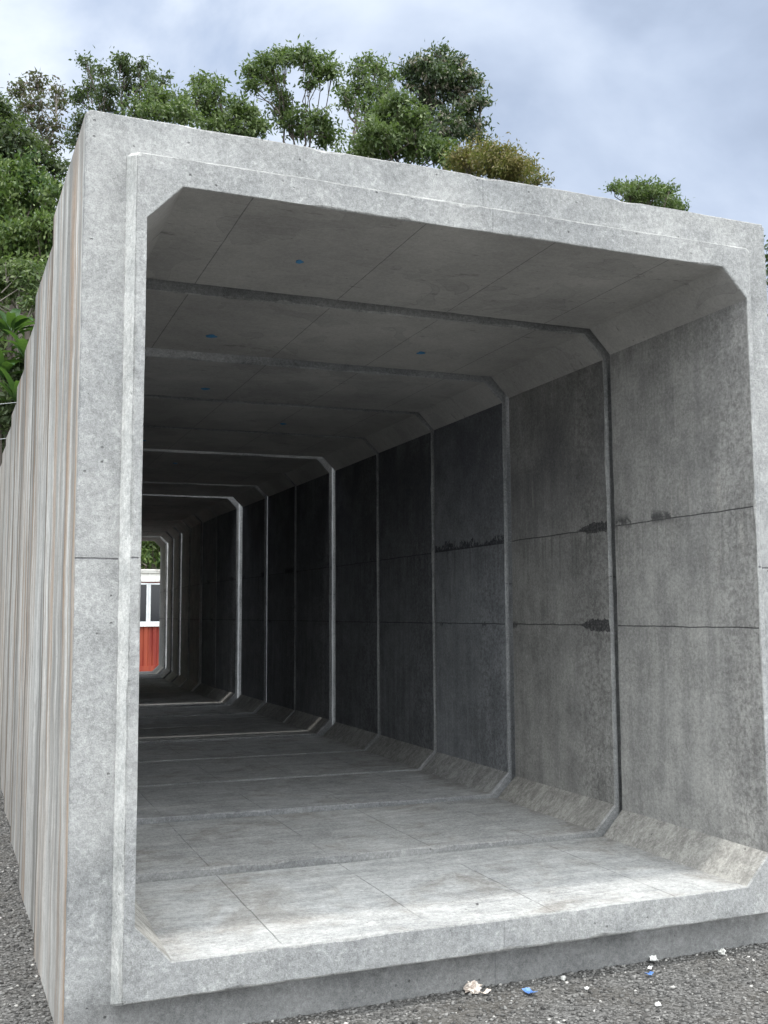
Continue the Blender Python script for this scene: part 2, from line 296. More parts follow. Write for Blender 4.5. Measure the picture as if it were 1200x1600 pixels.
def culvert(seed, step, col, shear=0.0):
    ns = []
    L = [np.array(o) for o in (O_OUT, O_OPEN)]
    # number of points on each of the eight sides (same for all loops)
    ref = np.array(O_OPEN); cnt = []
    for i in range(8):
        cnt.append(max(2, int(np.linalg.norm(ref[(i+1) % 8]-ref[i])/step)))
    N = sum(cnt)
    side = np.concatenate([[i]*c for i, c in enumerate(cnt)])
    def loop(o, y):
        o = np.array(o); out = []
        for i in range(8):
            a, b = o[i], o[(i+1) % 8]
            t = np.arange(cnt[i])/cnt[i]
            out.append(a[None]+(b-a)[None]*t[:, None])
        p = np.concatenate(out); return np.column_stack([p[:, 0], np.full(N, y), p[:, 1]])
    s = np.arange(N)*step
    def chip(k, lo, hi):
        r = np.array([mnoise.fractal(Vector((x*3.1, k*7.7+seed*13.3, 0.5)), 0.6, 2.2, 6) for x in s])
        r2 = np.array([max(0.0, mnoise.noise(Vector((x*9.0, k*3.3+seed*5.1, 9.5)))-0.25) for x in s])
        return np.clip(lo+(hi-lo)*(0.35+r*0.5)+r2*hi*1.6, lo*0.6, hi*2.2)
    # sequence of sharp loops: (outline, y, lo chip, hi chip)
    seq = [(O_OUT, 0.0, .003, .015), (O_OUR, BLEN, .003, .010), (O_SOM, BLEN, .002, .006), (O_SOM, BLEN-S_SO, .001, .001),
           (O_OPEN, BLEN-S_SO, .003, .009), (O_OPEN, -P_SP, .002, .009 if seed == 1 else .016), (O_SPF, -P_SP, .003, .012), (O_SPB, 0.0, .001, .002)]
    seg_kind = ['long', 'joint', 'joint', 'joint', 'inner', 'front', 'spside', 'face']   # surface from loop k to loop k+1
    base = [loop(o, y) for o, y, _, _ in seq]
    loops = []; kinds = []
    K = len(seq)
    for k in range(K):
        cur, prv, nxt = base[k], base[k-1], base[(k+1) % K]
        ch = chip(k, seq[k][2], seq[k][3])[:, None]
        dp = prv-cur; dp /= np.linalg.norm(dp, axis=1)[:, None]+1e-9
        dn = nxt-cur; dn /= np.linalg.norm(dn, axis=1)[:, None]+1e-9
        a = cur+dp*ch; b = cur+dn*ch
        m_ = (a+b)/2 + (cur-(a+b)/2)*0.35
        loops += [a, m_, b]; kinds += ['rim', 'rim'] if k == 0 else ['edge', 'edge']
        # intermediate loops on long surfaces, so that surfaces can be slightly uneven
        nk = seg_kind[k]; nxt_ch = chip((k+1) % K, seq[(k+1) % K][2], seq[(k+1) % K][3])[:, None]
        n2 = base[(k+1) % K]; d2 = cur-n2; d2 /= np.linalg.norm(d2, axis=1)[:, None]+1e-9
        a2 = n2+d2*nxt_ch
        ni = {'long': 6, 'inner': 6, 'face': 1}.get(nk, 0)
        for j in range(ni):
            t = (j+1)/(ni+1); loops.append(b+(a2-b)*t); kinds.append(nk)
        kinds.append(nk)
    V = np.concatenate(loops); nl = len(loops)
    # soft unevenness of the cast surfaces
    dv = np.array([mnoise.noise(Vector((p[0]*2.0+seed*3, p[1]*2.0, p[2]*2.0)))*0.0022 + mnoise.noise(Vector((p[0]*14, p[1]*14+seed, p[2]*14)))*0.0010 for p in V])
    V = V+np.column_stack([dv, dv*0.5, dv])
    V[:, 1] += V[:, 0]*shear
    F = []; MI = []
    inner_mat = {0: 'floor', 1: 'haunch', 2: 'wall', 3: 'ceiling', 4: 'ceiling', 5: 'ceiling', 6: 'wall', 7: 'haunch'}
    for l in range(nl):
        l2 = (l+1) % nl; kd = kinds[l]
        for i in range(N):
            i2 = (i+1) % N
            F.append((l*N+i, l2*N+i, l2*N+i2, l*N+i2))
            if kd == 'inner': mk = inner_mat[side[i]]
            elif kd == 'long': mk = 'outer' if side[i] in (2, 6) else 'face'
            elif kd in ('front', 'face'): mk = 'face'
            elif kd == 'spside': mk = 'spigot_side'
            elif kd == 'rim': mk = 'edge' if side[i] == 4 else 'face'
            elif kd == 'edge': mk = 'edge' if l < nl and l//1 >= 0 else 'face'
            else: mk = 'joint'
            MI.append(KI[mk])
    me = mesh('culvert_section', V, F); me.polygons.foreach_set('material_index', MI)
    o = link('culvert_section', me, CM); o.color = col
    return o
import bmesh
GI = [.110, .132, .032, .028, .15, .04, .115, .20, .115, .115, .11, .125, .11, .12]
OX = [0, -.010, -.010, -.014, -.014, -.020, -.026, -.028, -.045, -.055, -.04, .02, .09, .18, .28]
YW = [0]*8
SHR = [0, -.022, -.041] + [-.041]*12     # end faces cast slightly out of square
OZ = [0, .006, .012, -.002, -.004, .006, -.006, .010, .004, -.005, .006, .0, .004, -.004, 0]
OZ = [0, .020, .034, .041, .047, .052, .050, .054, .050, .052, .048, .052, .048, .052, .050]
SZ = [1, .987, .976, .970, .965, .963, .965, .962, .965, .963, .966, .963, .966, .963, .965]
SX = [1, 1.0, .998, .997] + [.994]*11
SH = [1, .80, .74, .50, .45, .5, .45, .55, .6, .8, 1.0, 1.25, 1.4, 1.4, 1.5]  # section tints: dirt, plus tunnel-depth shade and far-end daylight put into colour
LAB = ['foremost concrete box section, its whole face and whitewashed rust-streaked left side in view',
       'second concrete box section from the front, black blots along its wall seams',
       'third concrete box section from the front, pale spigot edge showing at the second joint',
       'fourth concrete box section from the front, behind the thin third joint',
       'fifth concrete box section from the front, darkest walls before the widest bright ring',
       'sixth concrete box section from the front, its daylit rim the widest bright ring',
       'seventh concrete box section from the front, just beyond the widest bright ring section',
       'eighth concrete box section from the front, thin light line along its rim',
       'ninth concrete box section from the front, its rim the second bright daylit ring',
       'tenth concrete box section from the front, just past the second bright ring',
       'eleventh concrete box section from the front, in the dark stretch past the bright rings',
       'fourth concrete box section from the far open end, dim grey walls',
       'third concrete box section from the far open end, thin light line over it',
       'last but one concrete box section, grey walls next to the far opening section',
       'last concrete box section, its rim framing the red cabin and green bush']
plugm, T = newmat('blue_plastic')
finish(T, T.mix(T.noise(T.n('ShaderNodeTexCoord').outputs['Object'], 60, 3), (0.03, 0.16, 0.34), (0.10, 0.30, 0.50)), 0.5)
ys = 0.0
for k in range(15):
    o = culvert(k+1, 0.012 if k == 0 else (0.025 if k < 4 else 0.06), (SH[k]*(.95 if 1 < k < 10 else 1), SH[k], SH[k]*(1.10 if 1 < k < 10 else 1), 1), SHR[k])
    o.location = (OX[k], ys, OZ[k])
    rz = YW[k] if k < len(YW) else -(OX[min(k+1, 14)]-OX[k-1])/2.3
    if k > 8: rz -= .030
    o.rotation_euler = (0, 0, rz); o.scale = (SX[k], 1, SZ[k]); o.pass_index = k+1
    tag(o, LAB[k], 'culvert section', 'precast box sections standing in a row')
    # remains of blue plastic inserts in the ceiling
    spots = {0: [(.95, .52, 0.6)], 1: [(.85, .60, 1.0), (2.06, .52, .8)], 2: [(1.08, .62, 1.0)], 3: [(1.9, .5, .8)], 4: [(1.0, .5, .8)], 5: [(1.5, .5, .8)]}.get(k, [])
    for (x, y, sc_) in spots:
        b = MB(); n = 14
        ring = []
        for i in range(n):
            a = 2*math.pi*i/n; r = (0.020+0.012*random.random())*sc_
            ring.append((math.cos(a)*r*(1.5 if i % 5 == 0 else 1), math.sin(a)*r, -0.002-0.006*random.random()))
        top = [(p[0]*1.05, p[1]*1.05, 0.004) for p in ring]
        b.add(ring+top+[(0, 0, -0.012)], [(i, (i+1) % n, 2*n) for i in range(n)]+[((i+1) % n, i, i+n, (i+1) % n+n) for i in range(n)])
        pl = b.build('lifting_insert', plugm, o, (x, y, 2.9306+0.001))
    if k < 14: ys += BLEN+GI[k]

# ------------------------------------------------------------------ terrain and ground
def hill(x, y):
    y = y-1.0
    y0 = 29.5+1.2*math.sin(x*0.13)+0.7*math.sin(x*0.37+1)
    t = max(0.0, min(1.0, (y-y0)/27.0)); t = t*(0.55+0.45*(t*(3-2*t)))if t < 1 else 1.0
    k = 1-0.62*max(0.0, min(1.0, (x-14)/34.0)); 
    return (25*t*k + (0.8*mnoise.noise(Vector((x*.15, y*.15, 0))) if t > 0 else 0)*min(1, t*6))
def gh(x, y): return hill(x, y)
gm, T = newmat('gravel_ground')
co = T.n('ShaderNodeTexCoord').outputs['Object']
v1 = T.n('ShaderNodeTexVoronoi', {'Vector': co, 'Scale': 95.0}); v2 = T.n('ShaderNodeTexVoronoi', {'Vector': co, 'Scale': 210.0})
r1 = T.n('ShaderNodeSeparateColor', {0: v1.outputs['Color']}).outputs
n1 = T.noise(co, 2.2, 5, 0.6); n2 = T.noise(co, 0.35, 3)
gc = T.mix(r1[0], (0.05, 0.049, 0.047), (0.21, 0.206, 0.20))
gc = T.mix(T.m('MULTIPLY', T.rng(r1[1], 0.95, 0.97), 0.7), gc, (0.38, 0.37, 0.36))
gc = T.mix(T.rng(n1, 0.4, 0.7, 0.0, 0.5), gc, (0.105, 0.095, 0.082))
hg = T.m('ADD', T.m('MULTIPLY', v1.outputs['Distance'], -1.2), T.m('MULTIPLY', v2.outputs['Distance'], -0.6))
gsep = T.n('ShaderNodeSeparateXYZ', {0: co}).outputs[1]
hl = T.mix(T.noise(co, 0.9, 5), (0.02, 0.035, 0.012), (0.05, 0.045, 0.022))
gc = T.mix(T.rng(gsep, 28.0, 30.5), gc, hl)
finish(T, gc, 0.9, hg, 0.8, 0.008, 0.2)
# one sheet, fine near the viewer, coarse away
def axis(a, b, c, d, fine, coarse):
    l = list(np.arange(a, b, coarse))+list(np.arange(b, c, fine))+list(np.arange(c, d+coarse, coarse)); return l
xs = list(np.linspace(-400, -40, 10))+list(np.arange(-36, 70, 2.0))+list(np.linspace(75, 400, 10))
yy = list(np.linspace(-300, -12, 10))+list(np.arange(-10, 26, 2.0))+list(np.arange(26, 66, 1.0))+list(np.linspace(70, 600, 12))
V = [(x, y, gh(x, y)) for y in yy for x in xs]; nx = len(xs)
Fc = [(j*nx+i, j*nx+i+1, (j+1)*nx+i+1, (j+1)*nx+i) for j in range(len(yy)-1) for i in range(nx-1)]
tag(link('ground', mesh('ground', V, Fc, True), gm), kind='structure')
# loose stones, one object
def stones(n, region, smin, smax, seed):
    rg = np.random.default_rng(seed)
    base = np.array([(1, 0, 0), (-1, 0, 0), (0, 1, 0), (0, -1, 0), (0, 0, 1), (0, 0, -1)], float)
    fc = [(0, 2, 4), (2, 1, 4), (1, 3, 4), (3, 0, 4), (2, 0, 5), (1, 2, 5), (3, 1, 5), (0, 3, 5)]
    V = []; F = []
    pts = region(rg, n); n = len(pts)
    sz = smin+(smax-smin)*rg.random(n)**3.0
    B = base[None]*(0.6+0.8*rg.random((n, 6, 1)))
    ax = rg.normal(size=(n, 3)); ax /= np.linalg.norm(ax, axis=1)[:, None]; an = rg.random(n)*6.28
    c, s = np.cos(an)[:, None, None], np.sin(an)[:, None, None]
    A = ax[:, None, :]; B = B*c+np.cross(np.broadcast_to(A, B.shape), B)*s+A*(A*B).sum(-1, keepdims=True)*(1-c)
    B *= np.array([1.15, 1.0, 0.65])
    B = B*sz[:, None, None]; 
    Pz = np.column_stack([pts, sz*0.30]); V = (B+Pz[:, None, :]).reshape(-1, 3)
    fa = np.array(fc)[None]+(np.arange(n)*6)[:, None, None]
    me = bpy.data.meshes.new('gravel'); fa = fa.reshape(-1, 3)
    me.vertices.add(len(V)); me.vertices.foreach_set('co', V.ravel()); me.loops.add(fa.size); me.loops.foreach_set('vertex_index', fa.ravel())
    me.polygons.add(len(fa)); me.polygons.foreach_set('loop_start', np.arange(0, fa.size, 3)); me.update(calc_edges=True); return me
def reg(rg, n):
    a = n//2
    p1 = np.column_stack([rg.uniform(-0.1, 4.6, a), -0.004-1.9*rg.random(a)**1.5])
    p2 = np.column_stack([-0.02-0.85*rg.random(n-a)**1.2, rg.uniform(-1.2, 7, n-a)])
    return np.concatenate([p1, p2])
stm, T = newmat('gravel_stone')
ri = T.n('ShaderNodeNewGeometry').outputs['Random Per Island']
stc = T.mix(T.rng(ri, 0.0, 1.0, 0, 1, False), (0.05, 0.049, 0.048), (0.25, 0.245, 0.235))
stc = T.mix(T.rng(ri, 0.965, 0.975), stc, (0.50, 0.485, 0.46))
finish(T, stc, 0.85, spec=0.25)
tag(link('gravel', stones(46000, reg, 0.0022, 0.0105, 3), stm), 'grey crushed stone lying loose around the concrete sections', 'gravel', kind='stuff')

# ------------------------------------------------------------------ foliage
def leafmat(name, c1, c2, c3, tr=0.35, hl=None):
    m, T = newmat(name)
    g = T.n('ShaderNodeNewGeometry'); ri = g.outputs['Random Per Island']
    co = T.n('ShaderNodeTexCoord').outputs['Object']
    n = T.noise(co, 0.55, 3)
    col = T.mix(T.rng(n, 0.35, 0.65), c1, c2); col = T.mix(T.rng(ri, 0.55, 1.0), col, c3)
    if hl: col = T.mix(T.m('MULTIPLY', T.rng(T.noise(co, 1.3, 3), 0.54, 0.60), T.rng(ri, 0.35, 0.45)), col, hl)
    d = T.n('ShaderNodeBsdfPrincipled', {'Base Color': col, 'Roughness': 0.45, 'Specular IOR Level': 0.4})
    t = T.n('ShaderNodeBsdfTranslucent', {'Color': T.mix(0.5, col, (0.16, 0.26, 0.03))})
    mx = T.n('ShaderNodeMixShader', {0: tr, 1: d.outputs[0], 2: t.outputs[0]})
    T.t.links.new(mx.outputs[0], T.n('ShaderNodeOutputMaterial').inputs[0]); return m
LM = {  # haze over the far trees is put into paler, greyer leaf colours
 'green': leafmat('leaf_green', (0.06, 0.10, 0.035), (0.10, 0.145, 0.05), (0.20, 0.25, 0.11)),
 'dark': leafmat('leaf_dark', (0.04, 0.065, 0.032), (0.065, 0.09, 0.042), (0.12, 0.15, 0.075)),
 'lush': leafmat('leaf_lush', (0.04, 0.085, 0.024), (0.085, 0.135, 0.035), (0.20, 0.26, 0.09)),
 'brown': leafmat('leaf_brown', (0.075, 0.062, 0.045), (0.10, 0.075, 0.055), (0.09, 0.11, 0.06)),
 'white': leafmat('leaf_white_flowering', (0.035, 0.06, 0.03), (0.05, 0.08, 0.038), (0.10, 0.13, 0.075), 0.25, (0.40, 0.36, 0.30)),
 'olive': leafmat('leaf_olive', (0.10, 0.105, 0.03), (0.17, 0.13, 0.045), (0.24, 0.19, 0.07)),
}
bark, T = newmat('bark'); finish(T, T.mix(T.noise(T.n('ShaderNodeTexCoord').outputs['Object'], 3, 5), (0.05, 0.042, 0.035), (0.15, 0.13, 0.11)), 0.9)
palebark, T = newmat('pale_bark'); finish(T, T.mix(T.noise(T.n('ShaderNodeTexCoord').outputs['Object'], 3, 5), (0.16, 0.14, 0.12), (0.34, 0.31, 0.28)), 0.9)
def leaves_mesh(P, size, rg, droop=0.5, aspect=0.42):
    """P: n leaf positions -> one mesh of folded leaf-shaped faces"""
    n = len(P); L = size*(0.6+0.8*rg.random(n))
    d = rg.normal(size=(n, 3)); d[:, 2] -= droop; d /= np.linalg.norm(d, axis=1)[:, None]
    u = rg.normal(size=(n, 3)); u[:, 2] += 0.8
    w = np.cross(d, u); w /= np.linalg.norm(w, axis=1)[:, None]+1e-9
    nr = np.cross(w, d)
    Lc = L[:, None]; Wc = Lc*aspect*0.5
    Lc = Lc*np.where(rg.random((n, 1)) > .85, 1.45, 1.0)
    V = np.stack([P, P+d*Lc*0.45+w*Wc+nr*Lc*0.07, P+d*Lc, P+d*Lc*0.45-w*Wc+nr*Lc*0.07], 1).reshape(-1, 3)
    b = (np.arange(n)*4)[:, None]
    Fa = np.concatenate([b+np.array([0, 1, 2]), b+np.array([0, 2, 3])], 1).reshape(-1, 3)
    me = bpy.data.meshes.new('crown'); me.vertices.add(len(V)); me.vertices.foreach_set('co', V.ravel())
    me.loops.add(Fa.size); me.loops.foreach_set('vertex_index', Fa.ravel()); me.polygons.add(len(Fa))
    me.polygons.foreach_set('loop_start', np.arange(0, Fa.size, 3)); me.update(calc_edges=True); return me
def tree(kind, label, blobs, depth, leaf, lsize, dens=1.0, hollow=0.55, bk=bark, seed=1, base=None, clump=0.42, group='trees on the hillside', trunk_r=0.15, name='tree', cat='tree', droop=0.5, show=1.0):
    """blobs: (px, py, rx, ry[, ddepth]) ellipses of the photo; each becomes an ellipsoid of leaf clumps at its own depth"""
    rg = np.random.default_rng(seed)
    E = []
    for b in blobs:
        dd = b[4] if len(b) > 4 else rg.uniform(-1.6, 1.6)
        d = depth+dd; c = at(b[0], b[1], d); rx, rz = b[2]*d/F_PX, b[3]*d/F_PX
        E.append((c, rx, (rx+rz)/2*1.0, rz))
    cx = sum(e[0].x for e in E)/len(E); cy = sum(e[0].y for e in E)/len(E)
    lowz = min(e[0].z-e[3] for e in E)
    if base: bp = at(base[0], base[1], depth); bx, by = bp.x, bp.y
    else: bx, by = cx, cy
    bz = gh(bx, by)-0.3
    if lowz < bz+1: bz = min(bz, lowz-1.0)
    root = bpy.data.objects.new(name, None); COL.objects.link(root); root.location = (bx, by, bz)
    tag(root, label, cat, group)
    o0 = Vector((bx, by, bz))
    tb = MB()
    fork = Vector((cx*0.5+bx*0.5, cy*0.5+by*0.5, max(bz+0.5, lowz-2.4)))
    fr = fork-o0
    tb.tube([Vector((0, 0, 0)), fr*0.5+Vector((rg.normal()*.15, rg.normal()*.15, 0)), fr], [trunk_r, trunk_r*.8, trunk_r*.65], 8)
    Pl = []
    ES = sorted(E, key=lambda e: e[0].dot(RX)+rg.normal()*.3); hubs = {}
    gn = 5 if len(E) > 8 else 3
    for q in range(0, len(ES), gn):
        g_ = ES[q:q+gn]; mc = sum((e[0] for e in g_), Vector())/len(g_)-o0
        hb = fr*0.42+mc*0.58+Vector((rg.normal()*.4, rg.normal()*.3, -.3))
        k1 = fr.lerp(hb, .45)+Vector((rg.normal()*.35, rg.normal()*.3, rg.normal()*.2))
        tb.tube([fr, k1, fr.lerp(hb, .75)+Vector((rg.normal()*.15, 0, rg.normal()*.1)), hb], [trunk_r*.6, trunk_r*.48, trunk_r*.42, trunk_r*.36], 7)
        for e in g_: hubs[id(e)] = hb
    for e_ in E:
        (c, rx, ry, rz) = e_; hub = hubs[id(e_)]
        vol = rx*rz
        cl = c-o0
        mid = hub*0.5+cl*0.5+Vector((rg.normal()*.35, rg.normal()*.3, rg.normal()*.25-.1))
        q1 = hub*0.78+cl*0.22+Vector((rg.normal()*.2, rg.normal()*.2, .1)); q2 = hub*0.2+cl*0.8+Vector((rg.normal()*.3, rg.normal()*.3, rg.normal()*.2))
        tb.tube([hub, q1, mid, q2, cl], [trunk_r*.34, trunk_r*.27, trunk_r*.2, trunk_r*.15, trunk_r*.10], 6)
        nb = max(5, int(8*math.sqrt(vol)*2))
        ncl = max(8, int(dens*2.3*vol*26/(clump/0.42)**2)); lsz = lsize*1.2
        dirs = rg.normal(size=(ncl, 3)); dirs /= np.linalg.norm(dirs, axis=1)[:, None]
        rad = hollow+(1.0-hollow)*rg.random(ncl)**0.6
        rad *= 0.80+0.50*rg.random(ncl)**2
        ph = rg.random(3)*6.28
        rad *= (1+.22*np.sin(3.1*dirs[:, 0]+ph[0])*np.cos(2.7*dirs[:, 2]+ph[1])+.20*np.sin(6.3*dirs[:, 2]+5.1*dirs[:, 0]+ph[2]))
        ctr = np.array(cl)[None]+dirs*rad[:, None]*np.array([rx, ry, rz])
        for j in range(min(ncl, nb)):
            e = Vector(ctr[j]); h_ = (cl+e)/2+Vector((rg.normal()*.1, rg.normal()*.1, rg.normal()*.1+.08))
            tb.tube([mid.lerp(cl, 0.3+0.7*rg.random()), h_, e], [trunk_r*.13, trunk_r*.09, trunk_r*.04], 4)
        m = max(4, int(17*(clump/0.42)**2*(0.26/lsize)**1.6))
        for ccc in ctr:
            k = rg.integers(int(m*0.5), int(m*1.5)+1)
            off = rg.normal(size=(k, 3))*np.array([1, 1, 0.62])*clump*0.5*rg.uniform(.6, 1.6)
            Pl.append(ccc[None]+off)
    P = np.concatenate(Pl)
    tb.build('trunk', bk, root)
    link('crown', leaves_mesh(P, lsize*1.05, rg, droop, .46), LM[leaf], root)
    return root, len(P)
tot = 0
def T_(*a, **k):
    global tot
    r, n = tree(*a, **k); tot += n; return r
T_('t', 'brownish sparse-leaved tree at far left against the sky, with a pale forked trunk', [(56,126,20,12),(88,142,16,12),(30,142,14,14),(60,160,18,10),(38,168,16,10),(92,165,14,9),(60,192,20,12),(90,195,14,10),(45,215,20,14),(80,225,16,14)], 52, 'brown', .20, 0.85, 0.3, palebark, 11, (75,260), clump=.36)
T_('t', 'tall thin dark green tree right of the brownish one, ragged open crown', [(132,96,7,9),(140,112,10,9),(160,108,14,10),(188,95,16,14),(200,112,22,14),(222,100,8,10),(232,118,14,10),(256,122,14,9),(140,140,24,12),(120,155,16,12),(172,135,22,12),(205,140,24,14),(240,140,18,12),(128,185,16,16),(170,165,30,14),(120,215,14,18)], 58, 'dark', .20, 0.8, 0.25, bark, 12, (190,230), clump=.36)
T_('t', 'light green bushy tree between the thin ragged tree and the round topped one', [(228,160,24,12),(250,150,22,14),(275,160,22,16),(250,178,34,16),(290,178,26,16),(215,178,24,14)], 50, 'green', .21, 1.15, 0.4, bark, 13, (260,240))
T_('t', 'round topped broadleaf tree just left of the tall hollow-crowned tree', [(320,130,22,14),(312,150,20,12),(340,148,20,14),(325,175,24,18),(370,165,18,16),(362,185,22,14),(395,180,20,18),(400,202,24,14),(340,198,34,14),(375,205,30,12)], 56, 'green', .24, 1.1, 0.3, bark, 14, (360,240))
T_('t', 'tallest open-crowned tree at centre left, dark limbs showing through its hollow middle', [(388,112,18,8),(406,108,18,14),(396,133,14,10),(420,95,22,14),(446,88,20,12),(474,86,24,14),(500,95,22,14),(520,112,16,16),(500,112,20,10),(425,122,20,10),(440,148,14,12),(440,172,20,14),(450,190,18,12),(472,205,18,12),(500,190,24,16),(510,212,22,16),(470,180,14,10),(485,130,14,8)], 60, 'green', .25, 1.15, 0.25, bark, 15, (470,250), clump=.42)
T_('t', 'slanting tree with bare crossing limbs in the middle of the hilltop group', [(572,96,20,12),(558,110,18,12),(592,108,18,12),(612,118,10,8),(560,135,20,14),(584,138,22,14),(606,142,14,14),(548,160,18,14),(575,165,20,12),(604,165,20,14),(536,150,12,12)], 57, 'green', .22, 0.85, 0.25, palebark, 16, (545,260), clump=.38)
T_('t', 'dense dark tree with whitish blossom sprays, tallest at the right of the group', [(686,86,18,14),(662,100,20,14),(706,102,20,14),(642,112,16,14),(688,118,30,18),(728,118,18,14),(660,135,28,16),(712,142,32,18),(744,130,12,12),(750,158,16,10),(730,170,22,14),(672,158,26,16),(700,180,22,12),(660,185,24,16),(735,195,24,14),(700,205,36,14),(742,212,16,12)], 64, 'white', .26, 1.2, 0.3, bark, 17, (690,260), trunk_r=.2)
T_('t', 'mid green leafy tree in front of the blossoming tree, just above the concrete edge', [(625,160,26,14),(608,182,34,18),(645,182,28,18),(590,208,36,18),(630,205,40,18),(575,228,32,14),(620,230,44,16),(660,228,36,18),(690,240,36,16),(710,250,24,12),(560,240,20,12)], 52, 'green', .22, 1.3, 0.35, bark, 18, (630,290))
T_('t', 'yellowish olive tree right of the blossoming tree, lowest of the hilltop group', [(725,245,26,14),(755,238,26,14),(785,238,24,14),(800,258,30,16),(765,258,34,16),(826,268,18,14),(735,264,30,14),(838,284,12,10),(800,280,34,14)], 46, 'olive', .13, 1.5, 0.4, bark, 19, (770,320))
T_('t', 'small flat-topped green tree standing alone over the right part of the roof', [(960,293,12,5),(978,291,20,6),(1000,289,22,6),(1022,292,20,6),(1042,298,16,6),(985,301,26,7),(1020,303,28,8),(1046,312,18,8),(1060,324,14,7),(1005,316,30,9),(1040,326,34,8),(1000,330,30,8)], 47, 'green', .15, 1.5, 0.35, bark, 20, (1015,370), clump=.26)
T_('t', 'dark green tree barely showing past the right edge of the concrete', [(1222,395,22,24),(1232,450,30,34),(1226,520,28,34),(1240,590,38,36),(1226,650,28,30),(1236,710,34,36),(1270,480,30,50),(1280,600,36,60)], 44, 'dark', .22, 1.3, 0.3, bark, 21, (1245,800))
# left-hand thicket on the slope, layer by layer
T_('t', 'dark green tree at the left edge under the brownish tree', [(8,190,22,22),(-20,170,30,30),(25,215,30,20),(55,240,30,20),(0,235,40,24),(85,262,22,20),(-30,230,30,30)], 48, 'dark', .22, 1.4, 0.3, bark, 22, (20,330))
T_('t', 'leafy vine-hung tree at the left edge below the dark one, bright upper leaves', [(15,265,34,26),(50,285,34,24),(-20,280,40,34),(88,300,20,20),(20,310,40,26),(65,325,28,22),(-15,330,40,30)], 43, 'lush', .20, 1.3, 0.35, bark, 23, (20,420), droop=1.2)
T_('t', 'yellow-green shrubby tree beside the upper left edge of the concrete', [(66,350,24,20),(88,355,18,20),(40,370,34,20),(75,385,24,22),(15,375,34,24),(52,405,34,18),(-15,390,40,26)], 39, 'lush', .18, 1.5, 0.35, bark, 24, (45,470), droop=0.9)
T_('t', 'grey-green twiggy bush at left above the broad-leaved plants', [(20,420,36,20),(55,430,26,18),(-15,440,36,26),(30,450,40,18),(60,470,20,18)], 37, 'green', .17, 1.2, 0.35, palebark, 25, (20,520))
T_('t', 'shadowed dark bush at left below the broad-leaved plants', [(10,590,40,24),(-20,620,40,40),(15,640,40,26),(35,600,24,24),(0,690,40,40),(45,560,20,24),(-25,700,40,60)], 34, 'dark', .20, 1.5, 0.3, bark, 26, (0,760))
T_('t', 'sunlit green bush above the cabin roof, seen through the far opening', [(232,862,18,16),(248,850,16,14),(240,838,20,14),(222,846,18,18),(256,868,14,14),(238,880,20,10),(215,875,18,16),(230,822,26,14)], 31, 'lush', .13, 2.0, 0.3, bark, 27, (236,900), clump=.30, group='bushes behind the cabin')
T_('t', 'tall shaded bush standing left of the sunlit one behind the cabin', [(190,850,22,26),(170,870,24,24),(200,820,22,22),(160,830,30,30)], 32, 'green', .15, 1.3, 0.3, bark, 28, (185,900), clump=.32, group='bushes behind the cabin')
# broad-leaved plants (banana-like)
bl, T = newmat('broad_leaf')
ri = T.n('ShaderNodeNewGeometry').outputs['Random Per Island']
bc = T.mix(ri, (0.02, 0.05, 0.018), (0.045, 0.10, 0.03))
d = T.n('ShaderNodeBsdfPrincipled', {'Base Color': bc, 'Roughness': 0.4, 'Specular IOR Level': 0.5}); t = T.n('ShaderNodeBsdfTranslucent', {'Color': T.mix(0.5, bc, (0.15, 0.28, 0.03))})
T.t.links.new(T.n('ShaderNodeMixShader', {0: 0.35, 1: d.outputs[0], 2: t.outputs[0]}).outputs[0], T.n('ShaderNodeOutputMaterial').inputs[0])
def broadleaf(px, py, depth, label, seed, s=1.0):
    rg = np.random.default_rng(seed); p = at(px, py, depth); bz = min(gh(p.x, p.y)-.2, p.z-1.5*s)
    root = bpy.data.objects.new('broad_leaved_plant', None); COL.objects.link(root); root.location = (p.x, p.y, bz)
    tag(root, label, 'plant', 'broad-leaved plants on the slope')
    top = p.z-bz-.9*s
    b = MB(); b.tube([(0, 0, 0), (.05, 0, top*.5), (0, 0.03, top)], [.14*s, .11*s, .07*s], 8); b.build('stem', bark, root)
    for k in range(15):
        az = k*2.399+rg.random()*.5; ln = s*rg.uniform(1.0, 1.7); el = rg.uniform(.5, 1.35); wid = s*rg.uniform(.10, .16)
        b = MB(); n = 9; vs = []
        pos = Vector((0, 0, top-.25*s*rg.random())); dr = Vector((math.cos(az)*math.cos(el), math.sin(az)*math.cos(el), math.sin(el)))
        sd = Vector((-math.sin(az), math.cos(az), 0))
        for i in range(n+1):
            t_ = i/n; w_ = wid*math.sin(math.pi*min(1, t_*0.93+.07))**.6*(1 if t_ > .18 else .15)
            vs += [pos+sd*w_+Vector((0, 0, .25*w_)), pos, pos-sd*w_+Vector((0, 0, .25*w_))]
            pos = pos+dr*ln/n; dr = (dr+Vector((0, 0, -.17-.05*t_))).normalized()
        fs = []
        for i in range(n):
            fs += [(3*i, 3*i+1, 3*i+4, 3*i+3), (3*i+1, 3*i+2, 3*i+5, 3*i+4)]
        b.add(vs, fs); b.build('leaf', bl, root)
broadleaf(18, 470, 34, 'broad-leaved plant at the left edge, highest of its clump', 1, 1.15)
broadleaf(44, 520, 33, 'broad-leaved plant leaning towards the white concrete side', 2, 1.0)
broadleaf(2, 540, 33, 'broad-leaved plant cut by the left border of the view', 3, 1.1)
broadleaf(28, 590, 32, 'lowest broad-leaved plant of the clump, half in shade', 4, .9)
